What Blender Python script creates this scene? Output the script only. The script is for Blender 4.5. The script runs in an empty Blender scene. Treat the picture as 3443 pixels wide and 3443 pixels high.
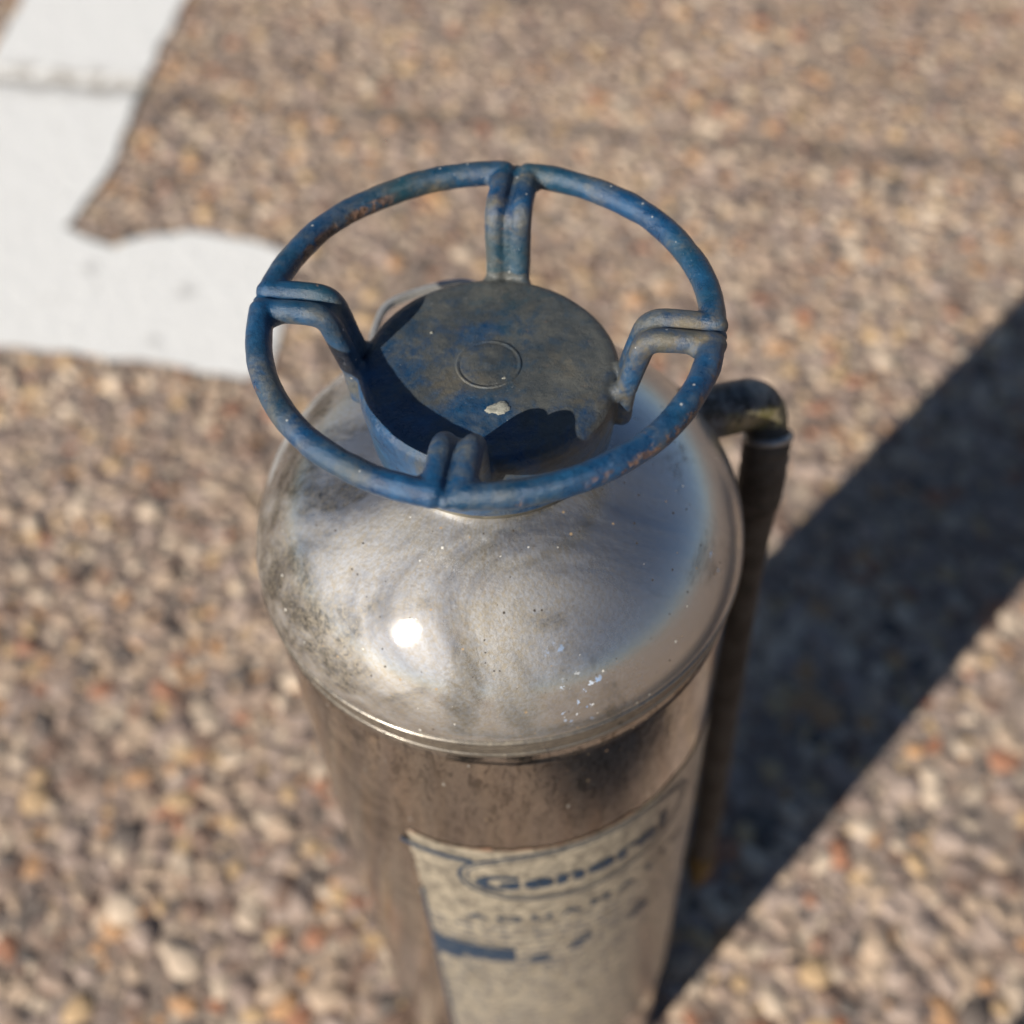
import bpy, bmesh, math, random
import numpy as np
from mathutils import Vector, Matrix, noise
from math import sin, cos, pi, radians

random.seed(7)
rng = np.random.default_rng(7)
sc = bpy.context.scene
COL = sc.collection
GZ = 0.51                      # height of the tank's shoulder seam above the paving

# ------------------------------------------------------------------ camera
cam_d = bpy.data.cameras.new('camera')
cam = bpy.data.objects.new('camera', cam_d)
COL.objects.link(cam)
CF, CD, CH, CYAW, CPIT, CROLL = 1.2574, 0.2855, 0.3829, 0.017, 0.9195, -0.0552
fw = Vector((sin(CYAW)*cos(CPIT), cos(CYAW)*cos(CPIT), -sin(CPIT)))
rt = Vector((cos(CYAW), -sin(CYAW), 0))
up = rt.cross(fw)
r2 = rt*cos(CROLL) + up*sin(CROLL)
u2 = up*cos(CROLL) - rt*sin(CROLL)
M = Matrix((( r2.x, u2.x, -fw.x, 0.0), (r2.y, u2.y, -fw.y, -CD), (r2.z, u2.z, -fw.z, CH + GZ), (0, 0, 0, 1)))
cam.matrix_world = M
cam_d.sensor_width = 36; cam_d.lens = 36*CF
cam_d.clip_start = 0.01; cam_d.clip_end = 500
cam_d.dof.use_dof = True
cam_d.dof.focus_distance = 0.387
cam_d.dof.aperture_fstop = 5.4
sc.camera = cam
sc.render.resolution_x = 1024; sc.render.resolution_y = 1024

# ------------------------------------------------------------------ sky and sun
SUN_EL = radians(30.0)
SUN_AZ = radians(223.4)        # counter-clockwise from +X, where the sun stands
sun_dir = Vector((cos(SUN_AZ)*cos(SUN_EL), sin(SUN_AZ)*cos(SUN_EL), sin(SUN_EL)))
w = bpy.data.worlds.new('World'); sc.world = w; w.use_nodes = True
nt = w.node_tree
sky = nt.nodes.new('ShaderNodeTexSky'); sky.sky_type = 'NISHITA'
sky.sun_disc = False
sky.sun_elevation = SUN_EL
sky.sun_rotation = math.atan2(sun_dir.x, sun_dir.y)
sky.air_density = 0.8; sky.dust_density = 0.3; sky.ozone_density = 2.0
bg = nt.nodes['Background']; bg.inputs['Strength'].default_value = 0.05
nt.links.new(sky.outputs['Color'], bg.inputs['Color'])
sun_d = bpy.data.lights.new('sun', 'SUN'); sun_d.energy = 5.0; sun_d.angle = radians(0.53)
sun_d.color = (1.0, 0.93, 0.83)
sun = bpy.data.objects.new('sun', sun_d); COL.objects.link(sun)
sun.rotation_euler = sun_dir.to_track_quat('Z', 'Y').to_euler()
sun.location = sun_dir*5
sc.view_settings.view_transform = 'Standard'; sc.view_settings.look = 'None'
sc.view_settings.exposure = 0.28; sc.view_settings.gamma = 1.0
sc.view_settings.use_curve_mapping = False

# ------------------------------------------------------------------ helpers
def link(name, me, mat=None, parent=None, smooth=True):
    me.name = name
    o = bpy.data.objects.new(name, me); COL.objects.link(o)
    if mat is not None:
        me.materials.clear(); me.materials.append(mat)
    if parent is not None: o.parent = parent
    if smooth:
        me.polygons.foreach_set('use_smooth', [True]*len(me.polygons)); me.update()
    return o

def pydata(verts, faces):
    me = bpy.data.meshes.new('m'); me.from_pydata([tuple(map(float, v)) for v in verts], [], faces); me.update()
    return me

def lathe(profile, n=192, a0=0.0, a1=2*pi, closed=True):
    """profile: list of (radius, height); first and last may lie on the axis"""
    vs, fs = [], []
    full = abs(a1-a0-2*pi) < 1e-6
    m = n if full else n+1
    for r, z in profile:
        for i in range(m):
            a = a0 + (a1-a0)*i/n
            vs.append((r*cos(a), r*sin(a), z))
    for k in range(len(profile)-1):
        for i in range(n):
            j = (i+1) % m if full else i+1
            fs.append((k*m+i, k*m+j, (k+1)*m+j, (k+1)*m+i))
    me = pydata(vs, fs)
    bm = bmesh.new(); bm.from_mesh(me)
    bmesh.ops.remove_doubles(bm, verts=bm.verts, dist=1e-6)
    bmesh.ops.recalc_face_normals(bm, faces=bm.faces)
    bm.to_mesh(me); bm.free()
    return me

def round_path(pts, rad, seg=5):
    pts = [Vector(p) for p in pts]
    rad = rad if isinstance(rad, (list, tuple)) else [rad]*len(pts)
    out = [pts[0]]
    for i in range(1, len(pts)-1):
        a, b, c = pts[i-1], pts[i], pts[i+1]
        la, lc = (a-b).length, (c-b).length
        t = min(rad[i], la*.49, lc*.49)
        p, q = b+(a-b)/la*t, b+(c-b)/lc*t
        if t < 1e-5: out.append(b); continue
        for k in range(seg+1):
            s = k/seg
            out.append(p*(1-s)**2 + b*2*s*(1-s) + q*s*s)
    out.append(pts[-1])
    return out

def tube(path, rad, n=16, flat=1.0, upv=None, vs=None, fs=None):
    """swept round tube with rounded caps; rad: number or list per point"""
    vs = [] if vs is None else vs; fs = [] if fs is None else fs
    P = [Vector(p) for p in path]
    R = list(rad) if isinstance(rad, (list, tuple)) else [rad]*len(P)
    T = []
    for i in range(len(P)):
        t = (P[min(i+1, len(P)-1)]-P[max(i-1, 0)]).normalized(); T.append(t)
    # rounded ends
    def endring(p, t, r, sgn):
        return [(p + t*sgn*r*sin(a), r*cos(a)) for a in (0.5, 1.0, 1.4)]
    PP, RR, TT = [], [], []
    for p, r in reversed(endring(P[0], T[0], R[0], -1)): PP.append(p); RR.append(r); TT.append(T[0])
    PP += P; RR += R; TT += T
    for p, r in endring(P[-1], T[-1], R[-1], 1): PP.append(p); RR.append(r); TT.append(T[-1])
    x = upv.copy() if upv else (Vector((0, 0, 1)) if abs(TT[0].z) < .9 else Vector((1, 0, 0)))
    base = len(vs)
    for p, r, t in zip(PP, RR, TT):
        x = (x - t*x.dot(t)).normalized(); y = t.cross(x)
        for k in range(n):
            a = 2*pi*k/n
            vs.append(p + x*(r*cos(a)) + y*(r*flat*sin(a)))
    m = len(PP)
    for i in range(m-1):
        for k in range(n):
            k2 = (k+1) % n
            fs.append((base+i*n+k, base+i*n+k2, base+(i+1)*n+k2, base+(i+1)*n+k))
    fs.append(tuple(base+k for k in reversed(range(n))))
    fs.append(tuple(base+(m-1)*n+k for k in range(n)))
    return vs, fs

class NT:
    """small wrapper for building node materials"""
    def __init__(s, name):
        s.m = bpy.data.materials.new(name); s.m.use_nodes = True
        s.t = s.m.node_tree; s.t.nodes.clear()
        s.out = s.t.nodes.new('ShaderNodeOutputMaterial')
        s.co = s.t.nodes.new('ShaderNodeTexCoord').outputs['Object']
    def n(s, kind, ins=None, **kw):
        nd = s.t.nodes.new(kind)
        for k, v in kw.items(): setattr(nd, k, v)
        for k, v in (ins or {}).items(): s.set(nd.inputs[k], v)
        return nd
    def set(s, sock, v):
        if isinstance(v, bpy.types.NodeSocket): s.t.links.new(v, sock)
        elif isinstance(v, (tuple, list)) and len(v) == 3 and sock.type == 'RGBA': sock.default_value = (*v, 1)
        else: sock.default_value = v
    def noise(s, scale, detail=6, rough=.6, dist=0, co=None):
        return s.n('ShaderNodeTexNoise', {'Vector': co or s.co, 'Scale': scale, 'Detail': detail, 'Roughness': rough, 'Distortion': dist}).outputs['Fac']
    def vor(s, scale, feature='F1', co=None, rnd=1.0):
        return s.n('ShaderNodeTexVoronoi', {'Vector': co or s.co, 'Scale': scale, 'Randomness': rnd}, feature=feature)
    def ramp(s, v, a, b, lo=0.0, hi=1.0):
        return s.n('ShaderNodeMapRange', {'Value': v, 'From Min': a, 'From Max': b, 'To Min': lo, 'To Max': hi}, interpolation_type='SMOOTHSTEP').outputs['Result']
    def math(s, op, a, b=0.0, c=0.0):
        nd = s.n('ShaderNodeMath', operation=op); s.set(nd.inputs[0], a); s.set(nd.inputs[1], b); s.set(nd.inputs[2], c); return nd.outputs[0]
    def mix(s, f, a, b):
        nd = s.n('ShaderNodeMix', data_type='RGBA'); s.set(nd.inputs['Factor'], f); s.set(nd.inputs['A'], a); s.set(nd.inputs['B'], b); return nd.outputs['Result']
    def scale(s, vec, v):
        return s.n('ShaderNodeMapping', {'Vector': vec, 'Scale': v}).outputs['Vector']
    def blob(s, centre, r0, r1, scl=(1, 1, 1)):
        d = s.n('ShaderNodeVectorMath', operation='SUBTRACT'); s.set(d.inputs[0], s.co); s.set(d.inputs[1], centre)
        m = s.scale(d.outputs[0], scl)
        l = s.n('ShaderNodeVectorMath', operation='LENGTH'); s.set(l.inputs[0], m)
        return s.ramp(l.outputs['Value'], r0, r1, 1, 0)
    def bump(s, h, strength=.3, dist=.001, normal=None):
        ins = {'Height': h, 'Strength': strength, 'Distance': dist}
        if normal is not None: ins['Normal'] = normal
        return s.n('ShaderNodeBump', ins).outputs['Normal']
    def bsdf(s, **k):
        nd = s.t.nodes.new('ShaderNodeBsdfPrincipled')
        for kk, v in k.items():
            s.set(nd.inputs[kk.replace('_', ' ')], v)
        return nd.outputs[0]
    def done(s, sh):
        s.t.links.new(sh, s.out.inputs['Surface']); return s.m

# ------------------------------------------------------------------ materials
def cyl_coords(N):
    """azimuth*R, radius and height from object coordinates"""
    sp = N.n('ShaderNodeSeparateXYZ', {'Vector': N.co}).outputs
    r = N.math('SQRT', N.math('ADD', N.math('MULTIPLY', sp['X'], sp['X']), N.math('MULTIPLY', sp['Y'], sp['Y'])))
    return sp, r

def m_metal(name, rough_lo, rough_hi, haze, tint=(.60, .60, .605), dirt=1.0, flecks=True, streaks=False):
    N = NT(name)
    sp, r = cyl_coords(N)
    d1 = N.noise(26, 8, .68, .8)
    d2 = N.noise(90, 6, .7, .4)
    left = N.ramp(sp['X'], -.030, -.092)                        # the weathered flank
    patch = N.ramp(N.math('ADD', d1, N.math('ADD', N.math('MULTIPLY', left, .24), N.math('MULTIPLY', N.blob((.022, -.080, GZ+.012), .004, .034), .10))), .545, .72)
    patch = N.math('MULTIPLY', patch, N.ramp(d2, .3, .62))
    patch = N.math('MULTIPLY', patch, dirt)
    col = N.mix(patch, tint, (.13, .122, .112))
    # tan film of dust
    film = N.ramp(N.noise(14, 5, .6, .5), .45, .75)
    col = N.mix(N.math('MULTIPLY', film, .16), col, (.60, .54, .45))
    # fine short scratches running round the shoulder
    ang = N.math('ARCTAN2', sp['Y'], sp['X'])
    cv = N.n('ShaderNodeCombineXYZ', {'X': N.math('MULTIPLY', ang, .09), 'Y': r, 'Z': sp['Z']}).outputs[0]
    scr = N.noise(1, 5, .75, .25, N.scale(cv, (60, 1500, 1500)))
    scr2 = N.noise(1, 4, .7, .6, N.scale(cv, (500, 130, 900)))
    rough = N.ramp(N.noise(30, 6, .6), .3, .75, rough_lo, rough_hi)
    rough = N.math('ADD', rough, N.math('MULTIPLY', patch, .08))
    nrm = N.bump(scr, .10, .0003)
    nrm = N.bump(N.noise(420, 3, .6), .05, .0003, nrm)
    nrm = N.bump(N.noise(34, 2, .45, .6), .06, .0024 if flecks else .001, nrm)
    hn = N.bump(N.noise(700, 4, .7), .35, .0006, nrm)
    if flecks and not streaks:
        rough = N.math('ADD', rough, N.ramp(sp['X'], .0, .06, 0, .17))
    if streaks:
        # dark and pale streaks painted on the wall to imitate the mirrored pebbles
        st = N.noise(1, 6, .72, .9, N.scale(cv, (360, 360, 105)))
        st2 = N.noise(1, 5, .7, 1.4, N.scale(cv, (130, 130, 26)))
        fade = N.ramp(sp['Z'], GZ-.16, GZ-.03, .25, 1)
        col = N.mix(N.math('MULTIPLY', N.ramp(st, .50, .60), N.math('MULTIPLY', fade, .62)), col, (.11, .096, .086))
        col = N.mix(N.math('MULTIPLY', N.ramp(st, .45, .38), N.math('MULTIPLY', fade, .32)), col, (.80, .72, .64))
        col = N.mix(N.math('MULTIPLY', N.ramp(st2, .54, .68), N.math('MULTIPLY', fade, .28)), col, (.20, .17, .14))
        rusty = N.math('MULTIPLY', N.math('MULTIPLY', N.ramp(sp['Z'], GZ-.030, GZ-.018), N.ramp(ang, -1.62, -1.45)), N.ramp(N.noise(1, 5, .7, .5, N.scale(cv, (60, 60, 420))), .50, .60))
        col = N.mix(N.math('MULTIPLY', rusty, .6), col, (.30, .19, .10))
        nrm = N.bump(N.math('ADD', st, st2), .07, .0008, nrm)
    sharp = N.bsdf(Base_Color=col, Metallic=1.0, Roughness=rough, Normal=nrm)
    haze_c = N.mix(N.ramp(scr2, .35, .7), col, (.54, .485, .395))
    hz = N.bsdf(Base_Color=haze_c, Metallic=1.0, Roughness=.70, Normal=hn)
    side = N.ramp(sp['X'], -.005, .05, 1.25, .50)
    hf = N.math('MULTIPLY', N.ramp(N.noise(15, 7, .68, .9), .36, .62, .45, 1.35), N.math('MULTIPLY', side, haze))
    mx = N.n('ShaderNodeMixShader', {0: hf, 1: sharp, 2: hz}).outputs[0]
    if flecks:
        v = N.vor(430); cs = N.n('ShaderNodeSeparateColor', {'Color': v.outputs['Color']}).outputs
        spot = N.math('MULTIPLY', N.math('LESS_THAN', N.math('ADD', v.outputs['Distance'], N.math('MULTIPLY', N.noise(1400, 3), .22)), N.math('ADD', N.math('MULTIPLY', cs[2], .22), .09)), N.math('GREATER_THAN', cs[0], .66))
        fc = N.mix(N.math('GREATER_THAN', cs[1], .55), (.05, .04, .032), N.mix(N.math('GREATER_THAN', cs[1], .8), (.34, .24, .14), (.70, .68, .62)))
        v2 = N.vor(95); c2 = N.n('ShaderNodeSeparateColor', {'Color': v2.outputs['Color']}).outputs
        dd = N.math('ADD', v2.outputs['Distance'], N.math('MULTIPLY', N.noise(700, 3), .2))
        sp2 = N.math('MULTIPLY', N.math('LESS_THAN', N.math('ADD', dd, N.math('MULTIPLY', c2[2], .08)), .175), N.math('GREATER_THAN', c2[0], .86))
        df = N.bsdf(Base_Color=fc, Roughness=.7)
        dr = N.bsdf(Base_Color=N.mix(c2[1], (.16, .08, .045), (.40, .31, .2)), Roughness=.8)
        mx = N.n('ShaderNodeMixShader', {0: spot, 1: mx, 2: df}).outputs[0]
        mx = N.n('ShaderNodeMixShader', {0: N.math('MULTIPLY', sp2, .75), 1: mx, 2: dr}).outputs[0]
        # chips of blue and white paint splashed on the shoulder
        area = N.math('MAXIMUM', N.blob((.024, -.088, .528), .009, .014), N.blob((.017, -.082, .546), .006, .012))
        area = N.math('MAXIMUM', area, N.blob((.073, -.038, .535), .004, .0065))
        wc = N.n('ShaderNodeTexNoise', {'Vector': N.co, 'Scale': 900, 'Detail': 3}).outputs['Color']
        wv = N.n('ShaderNodeVectorMath', operation='MULTIPLY_ADD'); N.set(wv.inputs[0], wc); wv.inputs[1].default_value = (.0034,)*3; N.set(wv.inputs[2], N.co)
        v3 = N.vor(430, 'F1', wv.outputs[0]); c3 = N.n('ShaderNodeSeparateColor', {'Color': v3.outputs['Color']}).outputs
        ch = N.math('MULTIPLY', area, N.math('LESS_THAN', N.math('ADD', v3.outputs['Distance'], N.math('MULTIPLY', N.noise(1300, 3, .7), .5)), N.math('ADD', .42, N.math('MULTIPLY', c3[2], .28))))
        ch = N.math('MULTIPLY', ch, N.math('GREATER_THAN', c3[0], .72))
        bl = N.bsdf(Base_Color=N.mix(c3[1], (.75, .78, .80), (.22, .38, .66)), Roughness=.5)
        mx = N.n('ShaderNodeMixShader', {0: ch, 1: mx, 2: bl}).outputs[0]
    return N.done(mx)

def m_paint(name, grime, rust=.3, cap=False):
    """old blue enamel over cast iron, with olive grime, chips and rust"""
    N = NT(name)
    sp, r = cyl_coords(N)
    n1 = N.noise(38, 9, .68, .6); n2 = N.noise(160, 8, .7, .5); n3 = N.noise(16, 4, .55, .4)
    blue = N.mix(N.ramp(n2, .35, .7), (.0035, .038, .105), (.008, .080, .195))
    blue = N.mix(N.ramp(n3, .42, .66), blue, (.011, .055, .075))
    g = N.math('ADD', n1, grime)
    if cap:
        # grime has been rubbed off the near left of the lid
        side = N.math('ADD', N.math('MULTIPLY', sp['X'], 3.2), N.math('MULTIPLY', sp['Y'], 2.6))
        g = N.math('ADD', g, side)
        low = N.ramp(sp['Z'], GZ+.083, GZ+.066)             # lower flank of the lid keeps its blue
        g = N.math('SUBTRACT', g, N.math('MULTIPLY', low, .16))
    gm = N.ramp(N.math('ADD', g, N.math('MULTIPLY', N.math('SUBTRACT', n2, .5), .35)), .44, .70)
    gm = N.math('MULTIPLY', gm, N.ramp(n2, .25, .55, .45, 1))
    gc = N.mix(N.ramp(N.noise(70, 6, .7), .35, .65), *(((.046, .053, .056), (.098, .100, .090)) if cap else ((.062, .068, .064), (.135, .132, .112))))
    gc = N.mix(N.math('MULTIPLY', N.ramp(N.noise(30, 5, .6, .3), .56, .70), .45 if cap else 1.0), gc, (.15, .12, .07))
    col = N.mix(gm, blue, gc)
    # pale scuffs
    sc1 = N.math('MULTIPLY', N.ramp(N.noise(900, 4, .7), .63, .74), N.ramp(N.noise(60, 5, .6), .5, .66))
    col = N.mix(N.math('MULTIPLY', sc1, .8), col, (.40, .42, .42))
    # rust chips
    rn = N.math('MULTIPLY', N.ramp(N.noise(210, 7, .72, .8), .63, .68), N.ramp(N.noise(34, 5, .6), .46, .60))
    rn = N.math('MULTIPLY', rn, min(1.0, rust*2.4))
    if not cap:
        # worn band on the inside of the rim at the far left, and a scuffed line outside at the near right
        ang = N.math('ARCTAN2', sp['Y'], sp['X'])
        inner = N.math('MULTIPLY', N.math('MULTIPLY', N.ramp(r, .0662, .0652), N.ramp(sp['Z'], GZ+.1098, GZ+.1085)), N.math('MULTIPLY', N.ramp(ang, 1.95, 2.1), N.ramp(ang, 2.75, 2.6)))
        inner = N.math('MULTIPLY', inner, N.ramp(N.noise(170, 7, .72), .43, .50))
        outer = N.math('MULTIPLY', N.ramp(r, .0702, .0709), N.math('MULTIPLY', N.ramp(ang, -1.3, -1.1), N.ramp(ang, -.25, -.4)))
        zz = N.math('MULTIPLY', N.ramp(sp['Z'], GZ+.1062, GZ+.1072), N.ramp(sp['Z'], GZ+.1098, GZ+.1088))
        outer = N.math('MULTIPLY', N.math('MULTIPLY', outer, zz), N.ramp(N.noise(300, 6, .7), .48, .56))
        rn = N.math('MAXIMUM', rn, N.math('MAXIMUM', inner, N.math('MULTIPLY', outer, .8)))
    rc = N.mix(N.ramp(N.noise(420, 5, .7), .4, .6), (.07, .038, .024), (.28, .16, .10))
    col = N.mix(rn, col, rc)
    v = N.vor(430); cs = N.n('ShaderNodeSeparateColor', {'Color': v.outputs['Color']}).outputs
    spot = N.math('MULTIPLY', N.math('LESS_THAN', N.math('ADD', v.outputs['Distance'], N.math('MULTIPLY', N.noise(1700, 3), .2)), N.math('ADD', N.math('MULTIPLY', cs[2], .22), .08)), N.math('GREATER_THAN', cs[0], .935))
    col = N.mix(N.math('MULTIPLY', spot, .7), col, (.55, .55, .52))
    rough = N.ramp(n2, .3, .7, .24, .42)
    rough = N.math('ADD', rough, N.math('MULTIPLY', gm, .16))
    nrm = N.bump(N.noise(330, 7, .75), .7, .0009)
    nrm = N.bump(N.noise(85, 4, .55), .45, .0012, nrm)
    nrm = N.bump(N.math('MULTIPLY', rn, -1), .5, .0004, nrm)
    return N.done(N.bsdf(Base_Color=col, Roughness=rough, Normal=nrm, Coat_Weight=.4, Coat_Roughness=.25, Coat_Normal=nrm))

def m_simple(name, c1, c2, rough=.6, scale=60, metallic=0.0, bump=.3, spec=None):
    N = NT(name)
    f = N.ramp(N.noise(scale, 7, .68, .4), .36, .66)
    col = N.mix(f, c1, c2)
    nrm = N.bump(N.noise(scale*4, 5, .65), bump, .0006)
    kw = dict(Base_Color=col, Roughness=N.math('ADD', N.math('MULTIPLY', f, .15), rough), Metallic=metallic, Normal=nrm)
    return N.done(N.bsdf(**kw))

def m_brass_patina():
    N = NT('patinated_brass')
    geo = N.t.nodes.new('ShaderNodeNewGeometry')
    sp = N.n('ShaderNodeSeparateXYZ', {'Vector': geo.outputs['Normal']}).outputs
    pos = N.n('ShaderNodeSeparateXYZ', {'Vector': N.co}).outputs
    mott = N.ramp(N.noise(210, 6, .7, .5), .42, .60)
    dark = N.mix(mott, (.018, .018, .018), (.15, .155, .16))
    top = N.math('MULTIPLY', N.blob((.103, .044, .531), .004, .0085), N.ramp(N.noise(260, 5, .7), .3, .5))
    dark = N.mix(top, dark, (.36, .33, .28))
    # patina rubbed through to yellow metal along the flank of the bend
    under = N.math('MULTIPLY', N.ramp(N.math('ADD', sp['Z'], N.math('MULTIPLY', N.math('SUBTRACT', N.noise(90, 4), .5), .25)), .62, .42), N.ramp(pos['X'], .084, .092))
    bc = N.mix(N.ramp(N.noise(120, 6, .7, .5), .36, .62), (.34, .29, .19), (.20, .18, .07))
    wht = N.ramp(N.noise(500, 4, .6), .64, .70)
    bc = N.mix(wht, bc, (.6, .58, .48))
    bc = N.mix(N.ramp(N.noise(170, 6, .72, .6), .52, .62), bc, (.07, .065, .05))
    col = N.mix(under, dark, bc)
    return N.done(N.bsdf(Base_Color=col, Roughness=.48, Metallic=N.math('MULTIPLY', under, .35), Normal=N.bump(N.noise(400, 5, .7), .35, .0006)))

def m_label():
    N = NT('aged_printed_label')
    sp, r = cyl_coords(N)
    n1 = N.noise(150, 7, .72, .5); n2 = N.noise(420, 5, .7)
    base = N.mix(N.ramp(n1, .38, .62), (.24, .215, .172), (.54, .478, .365))
    base = N.mix(N.ramp(n2, .54, .64), base, (.14, .135, .11))
    base = N.mix(N.ramp(N.noise(36, 6, .65), .56, .72), base, (.25, .235, .20))
    # rows of worn-away small print, too rubbed to read
    rows = N.math('SINE', N.math('MULTIPLY', sp['Z'], 2*pi/.0075))
    ang = N.math('ARCTAN2', sp['Y'], sp['X'])
    cv = N.n('ShaderNodeCombineXYZ', {'X': N.math('MULTIPLY', ang, .09), 'Z': N.math('MULTIPLY', N.math('FLOOR', N.math('DIVIDE', sp['Z'], .0075)), .37)}).outputs[0]
    words = N.ramp(N.noise(1, 3, .8, 0, N.scale(cv, (260, 1, 37))), .46, .54)
    zone = N.math('MAXIMUM', N.math('MULTIPLY', N.ramp(sp['Z'], GZ-.172, GZ-.176), N.ramp(sp['Z'], GZ-.197, GZ-.193)), N.ramp(sp['Z'], GZ-.184, GZ-.190))
    pr = N.math('MULTIPLY', N.math('MULTIPLY', N.ramp(rows, .0, .5), words), N.math('MULTIPLY', zone, .85))
    col = N.mix(pr, base, (.05, .08, .13))
    # a ruled keyline down the left and rust creeping in from the top edge
    edge = N.ramp(N.math('ADD', sp['Z'], N.math('MULTIPLY', N.noise(120, 5), .004)), GZ-.0915, GZ-.0885)
    col = N.mix(N.math('MULTIPLY', edge, .8), col, (.34, .17, .10))
    sh = N.bsdf(Base_Color=col, Roughness=.34, Coat_Weight=.25, Coat_Roughness=.2, Metallic=.25, Normal=N.bump(n2, .25, .0003))
    # print worn through to the steel along the left and top edges
    near = N.math('MAXIMUM', N.ramp(ang, -2.06, -2.126), N.ramp(sp['Z'], GZ-.0945, GZ-.0890))
    gone = N.ramp(N.math('ADD', N.math('MULTIPLY', near, .34), N.noise(95, 7, .72)), .66, .70)
    gone = N.math('MAXIMUM', gone, N.ramp(N.noise(60, 7, .74, .5), .70, .72))
    tr = N.n('ShaderNodeBsdfTransparent').outputs[0]
    return N.done(N.n('ShaderNodeMixShader', {0: gone, 1: sh, 2: tr}).outputs[0])

def m_ink():
    N = NT('faded_blue_ink')
    col = N.mix(N.ramp(N.noise(260, 6, .7), .54, .72), (.010, .036, .075), (.19, .19, .16))
    return N.done(N.bsdf(Base_Color=col, Roughness=.42))

def palette(N, c):
    """pebble colours by a random value"""
    rp = N.t.nodes.new('ShaderNodeValToRGB'); cr = rp.color_ramp; cr.interpolation = 'CONSTANT'
    cols = [(0, (.37, .268, .205)), (.16, (.54, .40, .285)), (.34, (.27, .20, .168)), (.44, (.70, .56, .42)), (.56, (.44, .34, .285)),
            (.73, (.57, .31, .14)), (.78, (.20, .12, .085)), (.85, (.075, .068, .066)), (.90, (.62, .42, .22)), (.965, (.42, .18, .095))]
    while len(cr.elements) < len(cols): cr.elements.new(.5)
    for e, (p, cc) in zip(cr.elements, cols): e.position = p; e.color = (*cc, 1)
    N.t.links.new(c, rp.inputs[0]); return rp.outputs[0]

def m_ground():
    N = NT('exposed_aggregate_concrete')
    v = N.vor(85); cs = N.n('ShaderNodeSeparateColor', {'Color': v.outputs['Color']}).outputs
    e = N.vor(85, 'DISTANCE_TO_EDGE')
    stone = N.math('MULTIPLY', N.ramp(e.outputs['Distance'], .04, .12), N.math('GREATER_THAN', cs[1], .25))
    mort = N.mix(N.ramp(N.noise(70, 7, .7), .35, .65), (.22, .17, .138), (.37, .30, .245))
    col = N.mix(stone, mort, palette(N, cs[0]))
    col = N.mix(N.math('MULTIPLY', N.ramp(N.noise(2.4, 5, .6), .34, .60), .50), col, N.mix(.6, col, (.16, .105, .078)))
    # silt and moss lying in the sawn joint
    sp = N.n('ShaderNodeSeparateXYZ', {'Vector': N.co}).outputs
    low = N.math('MULTIPLY', N.ramp(sp['Z'], -.0003, -.0040), N.ramp(N.noise(7, 5, .6), .42, .66, .0, .6))
    col = N.mix(low, col, N.mix(N.ramp(N.noise(25, 5, .6), .4, .6), (.085, .078, .052), (.14, .12, .095)))
    nrm = N.bump(N.math('ADD', N.math('MULTIPLY', stone, .6), N.noise(250, 6, .7)), .7, .002)
    return N.done(N.bsdf(Base_Color=col, Roughness=.85, Normal=nrm))

def m_pebbles():
    N = NT('river_pebble_stone')
    at = N.n('ShaderNodeAttribute', attribute_name='tone')
    c = palette(N, at.outputs['Fac'])
    n1 = N.noise(240, 6, .7)
    col = N.mix(N.ramp(n1, .35, .7, 0, .5), c, N.mix(.5, c, (.46, .40, .33)))
    col = N.mix(N.math('MULTIPLY', N.ramp(N.noise(2.4, 5, .6), .34, .60), .50), col, N.mix(.6, col, (.16, .105, .078)))
    return N.done(N.bsdf(Base_Color=col, Roughness=.72, Normal=N.bump(N.noise(600, 4, .7), .4, .0008)))

def m_white_line():
    N = NT('white_road_paint')
    v = N.vor(95, 'SMOOTH_F1')
    col = N.mix(N.ramp(N.noise(45, 6, .7), .56, .72, 0, .45), (.84, .84, .82), (.56, .54, .51))
    spots = N.math('MAXIMUM', N.blob((-.300, .700, 0), .004, .016), N.math('MAXIMUM', N.blob((-.402, .745, 0), .004, .014), N.blob((-.325, .632, 0), .003, .013)))
    col = N.mix(N.math('MULTIPLY', spots, .5), col, (.30, .29, .28))
    sp = N.n('ShaderNodeSeparateXYZ', {'Vector': N.co}).outputs
    jt = N.math('ABSOLUTE', N.math('ADD', sp['Y'], N.math('SUBTRACT', N.math('MULTIPLY', sp['X'], .24), .965)))
    jm = N.math('MULTIPLY', N.ramp(jt, .045, .006), N.ramp(N.noise(40, 5, .7), .36, .58))
    col = N.mix(N.math('MULTIPLY', jm, .8), col, (.30, .27, .23))
    nrm = N.bump(N.math('ADD', v.outputs['Distance'], N.noise(200, 5, .6)), .5, .0025)
    return N.done(N.bsdf(Base_Color=col, Roughness=.7, Normal=nrm))

M_DOME = m_metal('worn_polished_steel', .042, .075, .40)
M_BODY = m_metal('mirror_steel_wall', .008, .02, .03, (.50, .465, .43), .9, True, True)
M_SEAM = m_metal('rolled_steel_seam', .20, .34, .30, (.30, .275, .245), 1.9, False)
M_RIM = m_paint('worn_blue_enamel', -.01, .42)
M_SPOKE = m_paint('grimy_blue_enamel', .055, .30)
M_CAP = m_paint('dull_lid_enamel', .155, .12, True)
M_BRASS = m_brass_patina()
M_HOSE = m_simple('perished_rubber', (.030, .022, .015), (.135, .110, .085), .6, 38)
M_NOZZLE = m_simple('dull_brass', (.20, .13, .03), (.10, .07, .03), .5, 90, .6)
M_WIRE = m_simple('galvanised_strip', (.62, .61, .58), (.42, .41, .39), .35, 130, .6)
M_COLLAR = m_simple('tarnished_collar', (.10, .092, .072), (.22, .20, .15), .45, 90, .5)
M_LEAD = m_simple('grey_crimp_metal', (.42, .42, .42), (.25, .25, .25), .35, 120, .8)
M_LABEL = m_label(); M_INK = m_ink()
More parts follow.
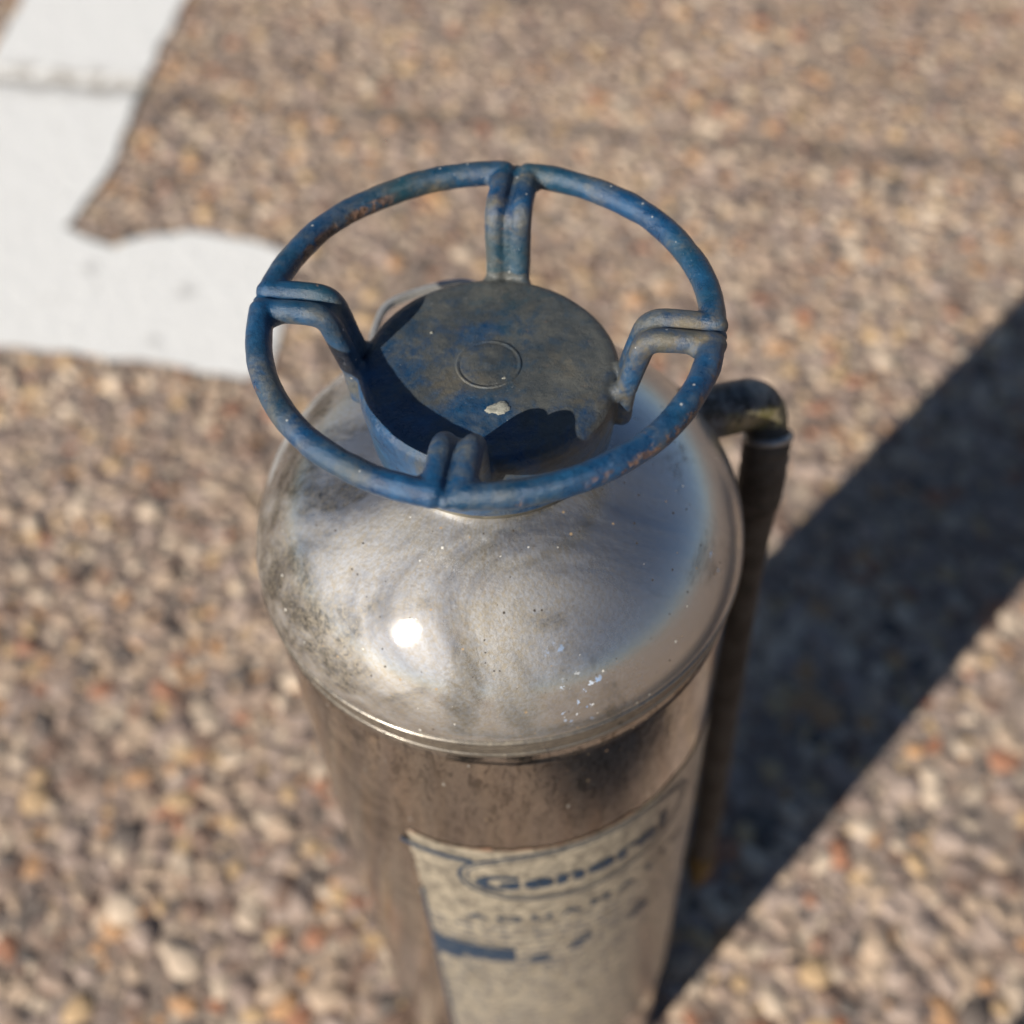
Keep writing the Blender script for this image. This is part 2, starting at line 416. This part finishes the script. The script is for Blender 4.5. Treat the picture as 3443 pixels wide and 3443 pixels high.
M_GROUND = m_ground(); M_PEB = m_pebbles(); M_LINE = m_white_line()
M_SPLAT = m_simple('dried_cream_paint', (.26, .26, .22), (.46, .45, .38), .75, 500, 0, .8)

# ------------------------------------------------------------------ ground with a sawn joint
JS = -0.24; JC = 0.965            # joint runs along y = JC + JS*x
jd = Vector((1, JS, 0)).normalized(); jn = Vector((-jd.y, jd.x, 0)); j0 = Vector((0, JC, 0))
def joint_off(x, y): return (x*jn.x + (y-JC)*jn.y)
prof = [(-60, 0), (-6, 0), (-.030, 0), (-.016, -.0018), (-.006, -.0028), (.006, -.0028), (.018, -.0016), (.030, 0), (6, 0), (60, 0)]
ts = [-60, -6, 0, 6, 60]
gv = []; gf = []
for o_, z_ in prof:
    for t_ in ts:
        p = j0 + jd*t_ + jn*o_; gv.append((p.x, p.y, z_))
for i in range(len(prof)-1):
    for k in range(len(ts)-1):
        a = i*len(ts)+k; gf.append((a, a+1, a+1+len(ts), a+len(ts)))
gm = pydata(gv, gf)
ground = link('ground', gm, M_GROUND, smooth=False); ground['kind'] = 'structure'
if gm.polygons[0].normal.z < 0: gm.flip_normals()

# ------------------------------------------------------------------ white painted L
def wob(p, amp=.006, s=26):
    q = Vector((p[0], p[1], 0)); q = q+Vector((noise.noise(q*70), noise.noise(q*70+Vector((4, 4, 4))), 0))*.012; return (p[0]+amp*noise.noise(q*s), p[1]+amp*noise.noise(q*s+Vector((9, 3, 1))))
def dense(poly, step=.008):
    out = []
    for i in range(len(poly)):
        a = Vector((*poly[i], 0)); b = Vector((*poly[(i+1) % len(poly)], 0)); n = max(1, int((b-a).length/step))
        for k in range(n): p = a.lerp(b, k/n); out.append(wob((p.x, p.y)))
    return out
outline = [(-.556, 1.30), (-.325, 1.34), (-.352, 1.246), (-.374, 1.132), (-.387, 1.047), (-.400, .955), (-.408, .902), (-.428, .840),
           (-.438, .812), (-.412, .792), (-.380, .774), (-.340, .792), (-.300, .790), (-.224, .765), (-.200, .745),
           (-.198, .690), (-.204, .619), (-.208, .580), (-.234, .573), (-.300, .595), (-.371, .614), (-.478, .638),
           (-.62, .672), (-.70, .72), (-.66, .95), (-.58, 1.13)]
poly = dense(outline)
def in_poly(x, y, P=np.array(outline)):
    ins = np.zeros(x.shape, bool); j = len(P)-1
    for i in range(len(P)):
        xi, yi = P[i]; xj, yj = P[j]
        c = ((yi > y) != (yj > y)) & (x < (xj-xi)*(y-yi)/(yj-yi+1e-12)+xi); ins ^= c; j = i
    return ins
bm = bmesh.new()
bv = [bm.verts.new((x, y, 0)) for x, y in poly]
f = bm.faces.new(bv)
if f.normal.z < 0: f.normal_flip()
bmesh.ops.bisect_plane(bm, geom=bm.verts[:]+bm.edges[:]+bm.faces[:], plane_co=j0+jn*.016, plane_no=jn)
bmesh.ops.bisect_plane(bm, geom=bm.verts[:]+bm.edges[:]+bm.faces[:], plane_co=j0-jn*.016, plane_no=jn)
for o_ in (-.010, -.004, .004, .010):
    bmesh.ops.bisect_plane(bm, geom=bm.verts[:]+bm.edges[:]+bm.faces[:], plane_co=j0+jn*o_, plane_no=jn)
for vv in bm.verts:
    d = abs(joint_off(vv.co.x, vv.co.y)); s = max(0, 1-d/.015)
    vv.co.z = .004 - .0035*min(1, s*1.6)
bmesh.ops.triangulate(bm, faces=bm.faces)
me = bpy.data.meshes.new('m'); bm.to_mesh(me); bm.free()
line = link('painted_line', me, M_LINE, smooth=False); line['kind'] = 'structure'

# ------------------------------------------------------------------ pebbles set in the concrete (uncountable: one object)
def pebbles():
    t = (1+5**.5)/2
    bm = bmesh.new(); bmesh.ops.create_icosphere(bm, subdivisions=1, radius=1); base1 = np.array([v.co[:] for v in bm.verts]); f1 = np.array([[v.index for v in f.verts] for f in bm.faces]); bm.free()
    bm = bmesh.new(); bmesh.ops.create_icosphere(bm, subdivisions=2, radius=1); base2 = np.array([v.co[:] for v in bm.verts]); f2 = np.array([[v.index for v in f.verts] for f in bm.faces]); bm.free()
    allv, allf, tone = [], [], []; off = 0
    sp_ = .0128
    def emit(xs, ys, base, fa):
        nonlocal off
        n = len(xs)
        size = rng.gamma(7.0, 1.0, n)/7.0
        a = np.clip(.0094*size, .0045, .0150); b = a*rng.uniform(.55, .90, n); c = a*rng.uniform(.24, .40, n)
        rot = rng.uniform(0, 2*pi, n)
        lump = 1 + .22*rng.standard_normal((n, len(base)))*.6
        P = base[None]*lump[..., None]*np.stack([a, b, c], -1)[:, None]
        x = P[..., 0]*np.cos(rot)[:, None]-P[..., 1]*np.sin(rot)[:, None]+xs[:, None]
        y = P[..., 0]*np.sin(rot)[:, None]+P[..., 1]*np.cos(rot)[:, None]+ys[:, None]
        z = P[..., 2]-(c*rng.uniform(.05, .65, n))[:, None]
        allv.append(np.stack([x, y, z], -1).reshape(-1, 3))
        allf.append((fa[None]+(np.arange(n)*len(base))[:, None, None]+off).reshape(-1, 3)); off += n*len(base)
        tone.append(np.repeat(rng.uniform(0, 1, n), len(base)))
    def grid(x0, x1, y0, y1):
        gx, gy = np.meshgrid(np.arange(x0, x1, sp_), np.arange(y0, y1, sp_*.92))
        gx = gx + (np.arange(gx.shape[0]) % 2)[:, None]*sp_*.5
        gx = gx+rng.uniform(-.4, .4, gx.shape)*sp_; gy = gy+rng.uniform(-.4, .4, gy.shape)*sp_
        return gx.ravel(), gy.ravel()
    gx, gy = grid(-.95, 1.0, -.55, 1.55)
    keep = (np.abs(gx*jn.x+(gy-JC)*jn.y) > .017) & ~in_poly(gx, gy) & (np.hypot(gx, gy) > .086)
    # bare patches where the mortar lies over the stones
    bare = np.array([noise.noise(Vector((x*5.5, y*5.5, 2.2))) for x, y in zip(gx, gy)])
    keep &= (bare < .30) | (rng.uniform(0, 1, gx.shape) < .45)
    gx, gy = gx[keep], gy[keep]
    vis = (gy > -.16) & (gy < 1.42) & (np.abs(gx-.02) < .43+.30*np.clip(gy, 0, 2))
    near = vis & (gy < .28)
    emit(gx[near], gy[near], base2, f2)
    emit(gx[vis & ~near], gy[vis & ~near], base1, f1)
    refl = ~vis & (gy < .6)
    emit(gx[refl], gy[refl], base1, f1)
    V_ = np.concatenate(allv); F_ = np.concatenate(allf); T_ = np.concatenate(tone)
    me = bpy.data.meshes.new('m')
    me.vertices.add(len(V_)); me.vertices.foreach_set('co', V_.ravel())
    me.loops.add(len(F_)*3); me.loops.foreach_set('vertex_index', F_.ravel())
    me.polygons.add(len(F_)); me.polygons.foreach_set('loop_start', np.arange(len(F_))*3)
    me.polygons.foreach_set('use_smooth', np.ones(len(F_), bool))
    me.update(calc_edges=True)
    at = me.attributes.new('tone', 'FLOAT', 'POINT'); at.data.foreach_set('value', T_)
    print('pebble triangles', len(F_))
    return me
peb = link('pebbles', pebbles(), M_PEB, smooth=False)
peb['kind'] = 'stuff'; peb['label'] = 'tan, grey and orange pebbles exposed in the paving concrete'; peb['category'] = 'gravel'

# ------------------------------------------------------------------ the extinguisher
ext = bpy.data.objects.new('fire_extinguisher', None); COL.objects.link(ext)
ext['label'] = 'old polished steel fire extinguisher with blue handwheel cap and side hose, standing on the paving'
ext['category'] = 'fire extinguisher'

# tank wall (open mirror cylinder with foot rolls)
R0 = .0878
wall = [(0, .006), (.060, .006), (.078, .004), (R0-.004, .0005), (R0, .004), (R0+.0008, .010), (R0, .016)]
wall += [(R0, z) for z in np.linspace(.03, GZ-.03, 12)]
wall += [(R0, GZ-.020), (R0, GZ-.013), (R0-.002, GZ-.011)]
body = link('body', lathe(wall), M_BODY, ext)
# rolled seam: bead, groove, bead
def bead(zc, hw, r0, r1, n=8):
    return [(r0+(r1-r0)*sin(pi*k/n), zc-hw*cos(pi*k/n)) for k in range(n+1)]
s = [(.084, GZ-.0125)] + bead(GZ-.0105, .0013, R0+.0002, R0+.0009, 6) + bead(GZ-.0080, .0009, R0+.0004, R0+.0006, 4) + \
    bead(GZ-.0052, .0014, R0+.0005, R0+.0010, 6) + [(R0+.0006, GZ-.0034), (R0+.0012, GZ-.0030)] + bead(GZ-.0012, .0014, R0+.0014, .0898, 6) + [(.0880, GZ+.0008), (.084, GZ+.0008)]
seam = link('seam_band', lathe(s), M_SEAM, ext)
# domed shoulder
DH = .059
dome_p = [(.0835, GZ+.0004), (.0884, GZ+.0004)]
for k in range(1, 40):
    a = (k/40)**1.0*radians(64)
    dome_p.append((.0895*cos(a), GZ+.0006+DH*sin(a)))
dome_p += [(.036, GZ+.0545), (.034, GZ+.0560)]
dome = link('shoulder_dome', lathe(dome_p), M_DOME, ext)
collar_p = [(.030, GZ+.049), (.0392, GZ+.0500), (.0396, GZ+.0512), (.0392, GZ+.0530), (.0372, GZ+.0540), (.0372, GZ+.0550), (.0384, GZ+.0556), (.0386, GZ+.0575), (.0376, GZ+.0585), (.030, GZ+.0585)]
link('neck_collar', lathe(collar_p), M_COLLAR, ext)

# ---- cast cap and handwheel, fused by a voxel remesh and then cut into its parts
ZW = GZ+.1066; RW = .0690; TR = .0041; SP0 = radians(-11.5)
ZC = GZ+.0860
vs, fs = [], []
def P3(a, s, r, z):   # a: spoke angle, s: sideways offset, r: along the spoke
    return Vector((r*cos(a)-s*sin(a), r*sin(a)+s*cos(a), z))
SO = .0042; SR = .0037
dl = math.asin(SO/RW)
spoke_angles = [SP0 + k*pi/2 for k in range(4)]
for k in range(4):
    a0 = spoke_angles[k]; a1 = a0+pi/2
    for (a, sg) in ((a0, 1), (a1, -1)):
        leg = [P3(a, sg*SO*.86, .0430, GZ+.0715), P3(a, sg*SO*.9, .0438, GZ+.0840), P3(a, sg*SO, .0492, ZW+.0002), P3(a, sg*SO, .0600, ZW+.0006), P3(a, sg*SO, RW-.0006, ZW)]
        pth = round_path(leg, [0, .005, .0075, .003, 0], 8)
        tube(pth, [SR*(.92 if i < 6 else 1.0) for i in range(len(pth))], 18, 1.0, None, vs, fs)
        # corner piece out to the rim's outer face
        tube([P3(a, sg*SO, RW-.002, ZW), P3(a, sg*SO, RW+.0004, ZW)], TR*.97, 18, 1.0, None, vs, fs)
    n = 48
    arc = []
    rad = []
    for i in range(n+1):
        t = a0+dl+(a1-a0-2*dl)*i/n
        wv = .00035*noise.noise(Vector((cos(t)*4, sin(t)*4, 1.7)))
        arc.append(Vector(((RW+wv)*cos(t), (RW+wv)*sin(t), ZW+.0004*noise.noise(Vector((cos(t)*3, sin(t)*3, 5))))))
        rad.append(TR*(1+.05*noise.noise(Vector((cos(t)*9, sin(t)*9, 3)))))
    tube(arc, rad, 20, 1.0, None, vs, fs)
    # thin web at the bottom of the groove between the two rods
    a = a0
    web = round_path([P3(a, 0, .0424, GZ+.0715), P3(a, 0, .0432, GZ+.0840), P3(a, 0, .0484, ZW-.0004), P3(a, 0, .0600, ZW-.0004), P3(a, 0, RW+.0022, ZW-.0004)], [0, .005, .0075, .003, 0], 8)
    tube(web, .0021, 12, 1.0, None, vs, fs)
    # inner gussets where rim meets spoke
    for sg in (1, -1):
        g0 = P3(a, sg*(SO+.001), RW-.006, ZW-.0002); g1 = P3(a, sg*(SO+.006), RW-.0012, ZW-.0002)
        tube([g0, g0.lerp(g1, .5)+P3(a, sg*.0004, .0014, 0)*.9, g1], .0028, 10, 1.0, None, vs, fs)
        # flare at the foot where the rod spreads on to the lid
        tube([P3(a, sg*SO*.9, .0435, GZ+.0845), P3(a, sg*(SO+.0015), .0395, GZ+.0822)], .0032, 10, 1.0, None, vs, fs)
me_w = pydata(vs, fs)
cap_prof = [(0, GZ+.058), (.0385, GZ+.058), (.0400, GZ+.0590), (.0405, GZ+.062), (.0415, GZ+.072), (.0422, GZ+.0800), (.0418, GZ+.0832), (.0402, GZ+.0852), (.0380, ZC), (.020, ZC+.0003), (0, ZC+.0004)]
me_c = lathe(cap_prof, 128)
bm = bmesh.new(); bm.from_mesh(me_w); bm.from_mesh(me_c)
bmesh.ops.recalc_face_normals(bm, faces=bm.faces)
me_u = bpy.data.meshes.new('m'); bm.to_mesh(me_u); bm.free()
tmp = bpy.data.objects.new('tmp', me_u); COL.objects.link(tmp)
md = tmp.modifiers.new('r', 'REMESH'); md.mode = 'VOXEL'; md.voxel_size = .00055
ms = tmp.modifiers.new('s', 'SMOOTH'); ms.factor = .5; ms.iterations = 4
dg = bpy.context.evaluated_depsgraph_get()
full = bpy.data.meshes.new_from_object(tmp.evaluated_get(dg))
bpy.data.objects.remove(tmp)
nv = len(full.vertices)
co = np.empty(nv*3); full.vertices.foreach_get('co', co); co = co.reshape(-1, 3)
vn = np.empty(nv*3, np.float32); full.vertices.foreach_get('normal', vn); vn = vn.reshape(-1, 3)
nf = len(full.polygons)
lt = np.empty(nf, np.int32); full.polygons.foreach_get('loop_total', lt)
lv = np.empty(len(full.loops), np.int32); full.loops.foreach_get('vertex_index', lv)
assert (lt == 4).all()
quads = lv.reshape(-1, 4)
# gentle casting unevenness
amp = np.array([noise.noise(Vector(c)*130)*.00016 + noise.noise(Vector(c)*420)*.00007 for c in co])
co = co + vn*amp[:, None]
fc = co[quads].mean(1); fr = np.hypot(fc[:, 0], fc[:, 1]); fa = np.arctan2(fc[:, 1], fc[:, 0])
part = np.full(nf, 5)   # rim
for k, a in enumerate(spoke_angles):
    al = fc[:, 0]*cos(a)+fc[:, 1]*sin(a); ac = -fc[:, 0]*sin(a)+fc[:, 1]*cos(a)
    part[(al > 0) & (np.abs(ac) < .0105) & (fr < RW-.0038) & ((fr > .0425) | (fc[:, 2] > ZC+.0015))] = k
part[(fr < .0500) & (part == 5)] = 4
part[(fr < .0410) & (fc[:, 2] < ZC+.0015)] = 4
def piece(idx, name, mat):
    q = quads[part == idx]; used, inv = np.unique(q.ravel(), return_inverse=True)
    me = bpy.data.meshes.new('m')
    me.from_pydata(co[used].tolist(), [], inv.reshape(-1, 4).tolist()); me.update()
    o = link(name, me, mat, ext)
    me.normals_split_custom_set_from_vertices(vn2[used].tolist())
    return o
# smooth vertex normals of the whole casting, so the cut lines do not show
fn = np.cross(co[quads[:, 2]]-co[quads[:, 0]], co[quads[:, 3]]-co[quads[:, 1]])
vn2 = np.zeros_like(co)
for c in range(4): np.add.at(vn2, quads[:, c], fn)
vn2 /= np.linalg.norm(vn2, axis=1)[:, None]+1e-12
if (vn2*vn).sum() < 0: vn2 = -vn2
cap = piece(4, 'cap', M_CAP)
rim = piece(5, 'handwheel_rim', M_RIM)
for k in range(4): piece(k, 'spoke', M_SPOKE)
print('wheel quads', nf)

# round casting mark in the middle of the lid, with a raised lip and a tiny centre pip
mk = [(0, ZC+.0009), (.0010, ZC+.0009), (.0018, ZC+.0006), (.0040, ZC+.0006), (.0088, ZC+.0006), (.0096, ZC+.00045), (.0101, ZC+.0003), (.0106, ZC+.0008), (.0111, ZC+.0007), (.0115, ZC+.0002), (.0115, ZC-.001), (0, ZC-.001)]
me = lathe(mk, 96)
for v_ in me.vertices: v_.co.z += .0001*noise.noise(v_.co*300)
for v_ in me.vertices: v_.co.x *= .93; v_.co.y *= .93
link('casting_mark', me, M_CAP, cap)
# cream splash of dried paint and two droplets on the lid
def splat(cx, cy, rr, seed, n=40, h=.00035):
    pts = []
    for k in range(n):
        a = 2*pi*k/n; q = Vector((cos(a), sin(a), seed)); r_ = rr*(1+.55*noise.noise(q*.9)+.20*noise.noise(q*3.7)+.13*noise.noise(q*9.3))
        pts.append((r_*cos(a)*1.15+.25*r_*sin(a), r_*sin(a)*.85))
    v_ = [(cx, cy, ZC+h+.0004)]; f_ = []
    for sc_, hz in ((.55, h), (.93, h*.8), (1.0, -.0004)):
        for x, y in pts: v_.append((cx+x*sc_, cy+y*sc_, ZC+.0004+hz))
    for k in range(n):
        k2 = (k+1) % n; f_.append((0, 1+k, 1+k2))
        for L in (0, 1): f_.append((1+L*n+k, 1+(L+1)*n+k, 1+(L+1)*n+k2, 1+L*n+k2))
    me = pydata(v_, f_); bm = bmesh.new(); bm.from_mesh(me); bmesh.ops.recalc_face_normals(bm, faces=bm.faces); bm.to_mesh(me); bm.free()
    return me
link('paint_splash', splat(.0021, -.0189, .0030, 3.1, 72, .00022), M_SPLAT, cap)
link('paint_droplet', splat(.0046, -.0066, .0006, 1.1, 14), M_SPLAT, cap)
link('paint_droplet', splat(-.0178, .0158, .0004, 5.1, 12), M_SPLAT, cap)

# ---- bent galvanised strip standing behind the cap
def ribbon(pts, width, thick, rads):
    path = round_path(pts, rads, 6)
    v_, f_ = [], []
    for i, p in enumerate(path):
        t = (path[min(i+1, len(path)-1)]-path[max(i-1, 0)]).normalized()
        side = Vector((t.y, -t.x, 0)).normalized(); upd = side.cross(t).normalized()
        if upd.z < 0: upd = -upd
        for sx, sz in ((-1, -1), (1, -1), (1, 1), (-1, 1)): v_.append(p+side*(sx*thick/2)+upd*(sz*width/2))
    for i in range(len(path)-1):
        for k in range(4): f_.append((i*4+k, i*4+(k+1) % 4, (i+1)*4+(k+1) % 4, (i+1)*4+k))
    f_ += [(3, 2, 1, 0), tuple(len(v_)-4+k for k in range(4))]
    me = pydata(v_, f_); bm = bmesh.new(); bm.from_mesh(me); bmesh.ops.recalc_face_normals(bm, faces=bm.faces)
    bmesh.ops.bevel(bm, geom=bm.edges[:], offset=.00025, segments=1, affect='EDGES'); bm.to_mesh(me); bm.free(); return me
zz = GZ+.060
link('locking_strip', ribbon([(-.0405, .016, zz-.006), (-.0416, .0400, zz-.001), (-.0362, .0582, zz), (-.0228, .0645, zz), (-.0072, .0680, zz), (.004, .062, zz-.001), (.012, .050, zz-.005)], .0032, .0020, [0, .010, .006, .008, .006, .008, 0]), M_WIRE, ext, smooth=False)

# ---- brass elbow, crimp and hose
el = round_path([(.066, .029, GZ+.023), (.086, .0385, GZ+.0120), (.1068, .0470, GZ+.0080), (.1072, .0350, GZ-.012)], [0, .010, .0165, 0], 12)
rr = []
for i, p in enumerate(el):
    s_ = i/(len(el)-1); rr.append(.0098+.0012*sin(pi*min(1, s_*1.2)) - .0015*s_)
elbow = link('outlet_elbow', pydata(*tube(el, rr, 32)), M_BRASS, ext)
H0 = Vector((.1058, .0315, GZ-.010))
hp = [(.1069, .0370, GZ-.005), (.1064, .0335, GZ-.018), (.1060, .0318, GZ-.035), (.1056, .0312, GZ-.08), (.1070, .0300, GZ-.16), (.1095, .0285, GZ-.25), (.1115, .0275, GZ-.33), (.1120, .0270, GZ-.395)]
hp = round_path(hp, .03, 6)
fine = []
for i in range(len(hp)-1):
    L_ = (hp[i+1]-hp[i]).length; n = max(1, int(L_/.0012))
    for k in range(n): fine.append(hp[i].lerp(hp[i+1], k/n))
fine.append(hp[-1])
rads = []
run = 0
for i, p in enumerate(fine):
    if i: run += (fine[i]-fine[i-1]).length
    rib = .00045*(.5+.5*sin(run*2*pi/.0065)) if run < .032 else 0
    rads.append((.0092 if run < .034 else .0083-.0004*min(1, (run-.034)*4))+rib)
hose = link('hose', pydata(*tube(fine, rads, 24)), M_HOSE, ext)
cm = lathe([(.0080, -.0016), (.0096, -.0016), (.0100, -.0008), (.0100, .0008), (.0096, .0016), (.0080, .0016)], 48)
cm.transform(Matrix.Translation((.1070, .0375, GZ-.0035)) @ Matrix.Rotation(radians(-31), 4, 'X'))
link('crimp_ring', cm, M_LEAD, hose)
link('hose_nozzle', pydata(*tube([(.1120, .0270, GZ-.392), (.1121, .0270, GZ-.405), (.1122, .0269, GZ-.425), (.1122, .0268, GZ-.437)], [.0090, .0090, .0058, .0046], 24)), M_NOZZLE, hose)

# ---- printed label wrapped round the tank
LA0, LA1 = radians(-121.8), radians(-22.0); LR = R0+.0004
def label_sheet():
    v_, f_ = [], []; na, nz = 90, 60
    ZT, ZB = GZ-.0895, GZ-.395
    for j in range(nz+1):
        for i in range(na+1):
            s_ = i/na; t_ = j/nz
            a = LA0+(LA1-LA0)*s_; z = ZT+(ZB-ZT)*t_
            corner = max(0, 1-s_/.05); z -= (.004*corner**2)*(1-t_)
            a += .004*noise.noise(Vector((0, z*60, 3)))*(1-s_)
            if j == 0: z += .0012*noise.noise(Vector((a*30, 1, 3)))+.0008*noise.noise(Vector((a*90, 1, 3)))
            v_.append((LR*cos(a), LR*sin(a), z))
    for j in range(nz):
        for i in range(na):
            a = j*(na+1)+i; f_.append((a, a+1, a+na+2, a+na+1))
    me = pydata(v_, f_)
    # outward facing
    if me.polygons[10].normal.dot(me.polygons[10].center) < 0: me.flip_normals()
    return me
label = link('label', label_sheet(), M_LABEL, ext)
def wrap(me, a_c, z_c, off=.0003):
    """bend a flat x/y mesh (metres) on to the tank wall, centred at azimuth a_c"""
    bm = bmesh.new(); bm.from_mesh(me)
    for _ in range(3):
        es = [e for e in bm.edges if e.calc_length() > .004]
        if not es: break
        bmesh.ops.subdivide_edges(bm, edges=es, cuts=1)
        bmesh.ops.triangulate(bm, faces=bm.faces)
    for v_ in bm.verts:
        a = a_c+v_.co.x/R0; rr_ = LR+off+v_.co.z; z = z_c+v_.co.y
        v_.co = (rr_*cos(a), rr_*sin(a), z)
    bmesh.ops.recalc_face_normals(bm, faces=bm.faces)
    bm.to_mesh(me); bm.free()
    s_ = sum(p.normal.dot(Vector((p.center.x, p.center.y, 0))) for p in me.polygons)
    if s_ < 0: me.flip_normals()
    return me
def text_mesh(txt, height, width=None, bold=0.02, space=1.0):
    cu = bpy.data.curves.new('t', 'FONT'); cu.body = txt; cu.size = 1; cu.offset = bold; cu.space_character = space
    cu.align_x = 'CENTER'; cu.resolution_u = 4
    o = bpy.data.objects.new('t', cu); COL.objects.link(o)
    me = bpy.data.meshes.new_from_object(o.evaluated_get(bpy.context.evaluated_depsgraph_get()))
    bpy.data.objects.remove(o)
    c = np.empty(len(me.vertices)*3); me.vertices.foreach_get('co', c); c = c.reshape(-1, 3)
    lo, hi = c.min(0), c.max(0); sy = height/(hi[1]-lo[1]); sx = width/(hi[0]-lo[0]) if width else sy
    c[:, 0] = (c[:, 0]-(lo[0]+hi[0])/2)*sx; c[:, 1] = (c[:, 1]-(lo[1]+hi[1])/2)*sy; c[:, 2] = 0
    me.vertices.foreach_set('co', c.ravel()); me.update(); return me
def strip_mesh(pts, wd, closed=True):
    v_, f_ = [], []; n = len(pts)
    for i in range(n):
        p = Vector(pts[i]); a = Vector(pts[(i-1) % n] if closed or i else pts[i]); b = Vector(pts[(i+1) % n] if closed or i < n-1 else pts[i])
        t = (b-a).normalized(); nn = Vector((-t.y, t.x))
        v_ += [(*(p+nn*wd/2), 0), (*(p-nn*wd/2), 0)]
    for i in range(n if closed else n-1):
        j = (i+1) % n; f_.append((2*i, 2*i+1, 2*j+1, 2*j))
    return pydata(v_, f_)
def ink(name, me, a_deg, z, off=.0003):
    return link(name, wrap(me, radians(a_deg), GZ+z, off), M_INK, label, smooth=False)
def ellipse(w_, h_, n=90, p=2.3):
    out = []
    for i in range(n):
        t = 2*pi*i/n; c_, s_ = cos(t), sin(t)
        out.append((w_/2*abs(c_)**(2/p)*(1 if c_ > 0 else -1), h_/2*abs(s_)**(2/p)*(1 if s_ > 0 else -1)))
    return out
deg = R0*pi/180
ink('printed_oval', strip_mesh(ellipse(70*deg, .050), .0017), -72, -.1195)
ink('printed_oval', strip_mesh(ellipse(66*deg, .0435), .0008), -72, -.1195)
ink('printed_word', text_mesh('General', .0150, 57*deg, .045, 1.08), -74.5, -.1240)
ink('printed_word', text_mesh('AQUAMATIC', .0082, 72*deg, .03, 1.5), -71.5, -.1655)
def rect(w_, h_): return pydata([(-w_/2, -h_/2, 0), (w_/2, -h_/2, 0), (w_/2, h_/2, 0), (-w_/2, h_/2, 0)], [(0, 1, 2, 3)])
ink('printed_bar', rect(26*deg, .0175), -107, -.2120)
ink('printed_bar', rect(9*deg, .0110), -115.5, -.2235)
for zz_ in (-.1525, -.1725, -.200, -.2340): ink('printed_rule', rect(96*deg, .0007), -72.5, zz_)
ink('printed_rule', strip_mesh([(0, .112), (0, .06), (0, 0), (0, -.06), (0, -.112)], .0016, False), -119.6, -.262)
ink('printed_triangle', pydata([(-.008, -.0068, 0), (.008, -.0068, 0), (0, .0075, 0)], [(0, 1, 2)]), -53.3, -.2080)
ink('printed_symbol', pydata([(-.006, -.002, 0), (-.002, -.006, 0), (.004, -.005, 0), (.006, 0, 0), (.002, .005, 0), (-.003, .004, 0)], [(0, 1, 2, 3, 4, 5)]), -87, -.2180)
ink('printed_symbol', pydata([(-.006, -.005, 0), (-.001, -.006, 0), (.006, .002, 0), (.005, .006, 0), (-.003, .003, 0)], [(0, 1, 2, 3, 4)]), -74.2, -.2080)
ink('printed_bar', rect(20*deg, .004), -113, -.1035)

# ------------------------------------------------------------------ the photographer, mirrored in the tank and shading the paving
def person():
    J = {}
    vs_, es_, rs_ = [], [], []
    def chain(pts, start=None):
        prev = start
        for p in pts:
            vs_.append(p[:3]); rs_.append(p[3:5] if len(p) > 4 else (p[3], p[3])); i = len(vs_)-1
            if prev is not None: es_.append((prev, i))
            prev = i
        return prev
    pelvis = chain([(0, 0, .95, .165, .115)])
    neck = chain([(0, .01, 1.08, .150, .105), (0, .03, 1.25, .170, .120), (0, .04, 1.40, .150, .095), (0, .06, 1.49, .058, .058)], pelvis)
    chain([(0, .09, 1.55, .062, .066), (0, .12, 1.62, .078, .096), (0, .12, 1.70, .070, .084)], neck)
    for sx in (-1, 1):
        chain([(sx*.10, 0, .88, .105), (sx*.11, .03, .50, .088), (sx*.12, .02, .42, .084), (sx*.13, -.02, .12, .075), (sx*.14, -.02, .05, .045), (sx*.15, .10, .035, .042), (sx*.155, .18, .028, .030)], pelvis)
        hand = chain([(sx*.19, .03, 1.40, .062), (sx*.24, .02, 1.12, .046), (sx*.15, .14, .98, .036), (sx*.095, .20, .92, .026), (sx*.080, .24, .905, .032)], neck-1)
        for k in range(4):
            dz = .022-.015*k
            chain([(sx*.070, .265, .905+dz, .0095), (sx*.060, .285, .905+dz, .0085), (sx*.045, .292, .904+dz, .0075)], hand)
        chain([(sx*.066, .235, .935, .010), (sx*.050, .245, .945, .009)], hand)
    me = bpy.data.meshes.new('m'); me.from_pydata(vs_, es_, [])
    o = bpy.data.objects.new('t', me); COL.objects.link(o)
    o.modifiers.new('skin', 'SKIN')
    for i, r_ in enumerate(rs_): me.skin_vertices[0].data[i].radius = r_
    me.skin_vertices[0].data[0].use_root = True
    o.modifiers.new('sub', 'SUBSURF').levels = 2
    m2 = bpy.data.meshes.new_from_object(o.evaluated_get(bpy.context.evaluated_depsgraph_get()))
    bpy.data.objects.remove(o)
    return m2
def m_clothes():
    N = NT('dark_clothes_and_skin')
    sp = N.n('ShaderNodeSeparateXYZ', {'Vector': N.co}).outputs
    skin = N.math('MAXIMUM', N.math('GREATER_THAN', sp['Z'], 1.50), N.math('MULTIPLY', N.math('GREATER_THAN', sp['Y'], .185), N.math('GREATER_THAN', sp['Z'], .7)))
    hair = N.math('GREATER_THAN', N.math('SUBTRACT', sp['Z'], N.math('MULTIPLY', sp['Y'], .9)), 1.565)
    c = N.mix(N.math('GREATER_THAN', sp['Z'], .98), (.020, .022, .030), (.055, .058, .068))
    c = N.mix(skin, c, (.42, .25, .17)); c = N.mix(hair, c, (.03, .02, .015))
    c = N.mix(N.math('LESS_THAN', sp['Z'], .075), c, (.03, .028, .026))
    return N.done(N.bsdf(Base_Color=c, Roughness=.85, Normal=N.bump(N.noise(18, 5, .6), .5, .02)))
pm = link('person', person(), m_clothes())
pm.location = (-.095, -.69, 0)
pm['label'] = 'person in dark trousers standing before the extinguisher, mirrored in its steel wall'
pm['category'] = 'person'
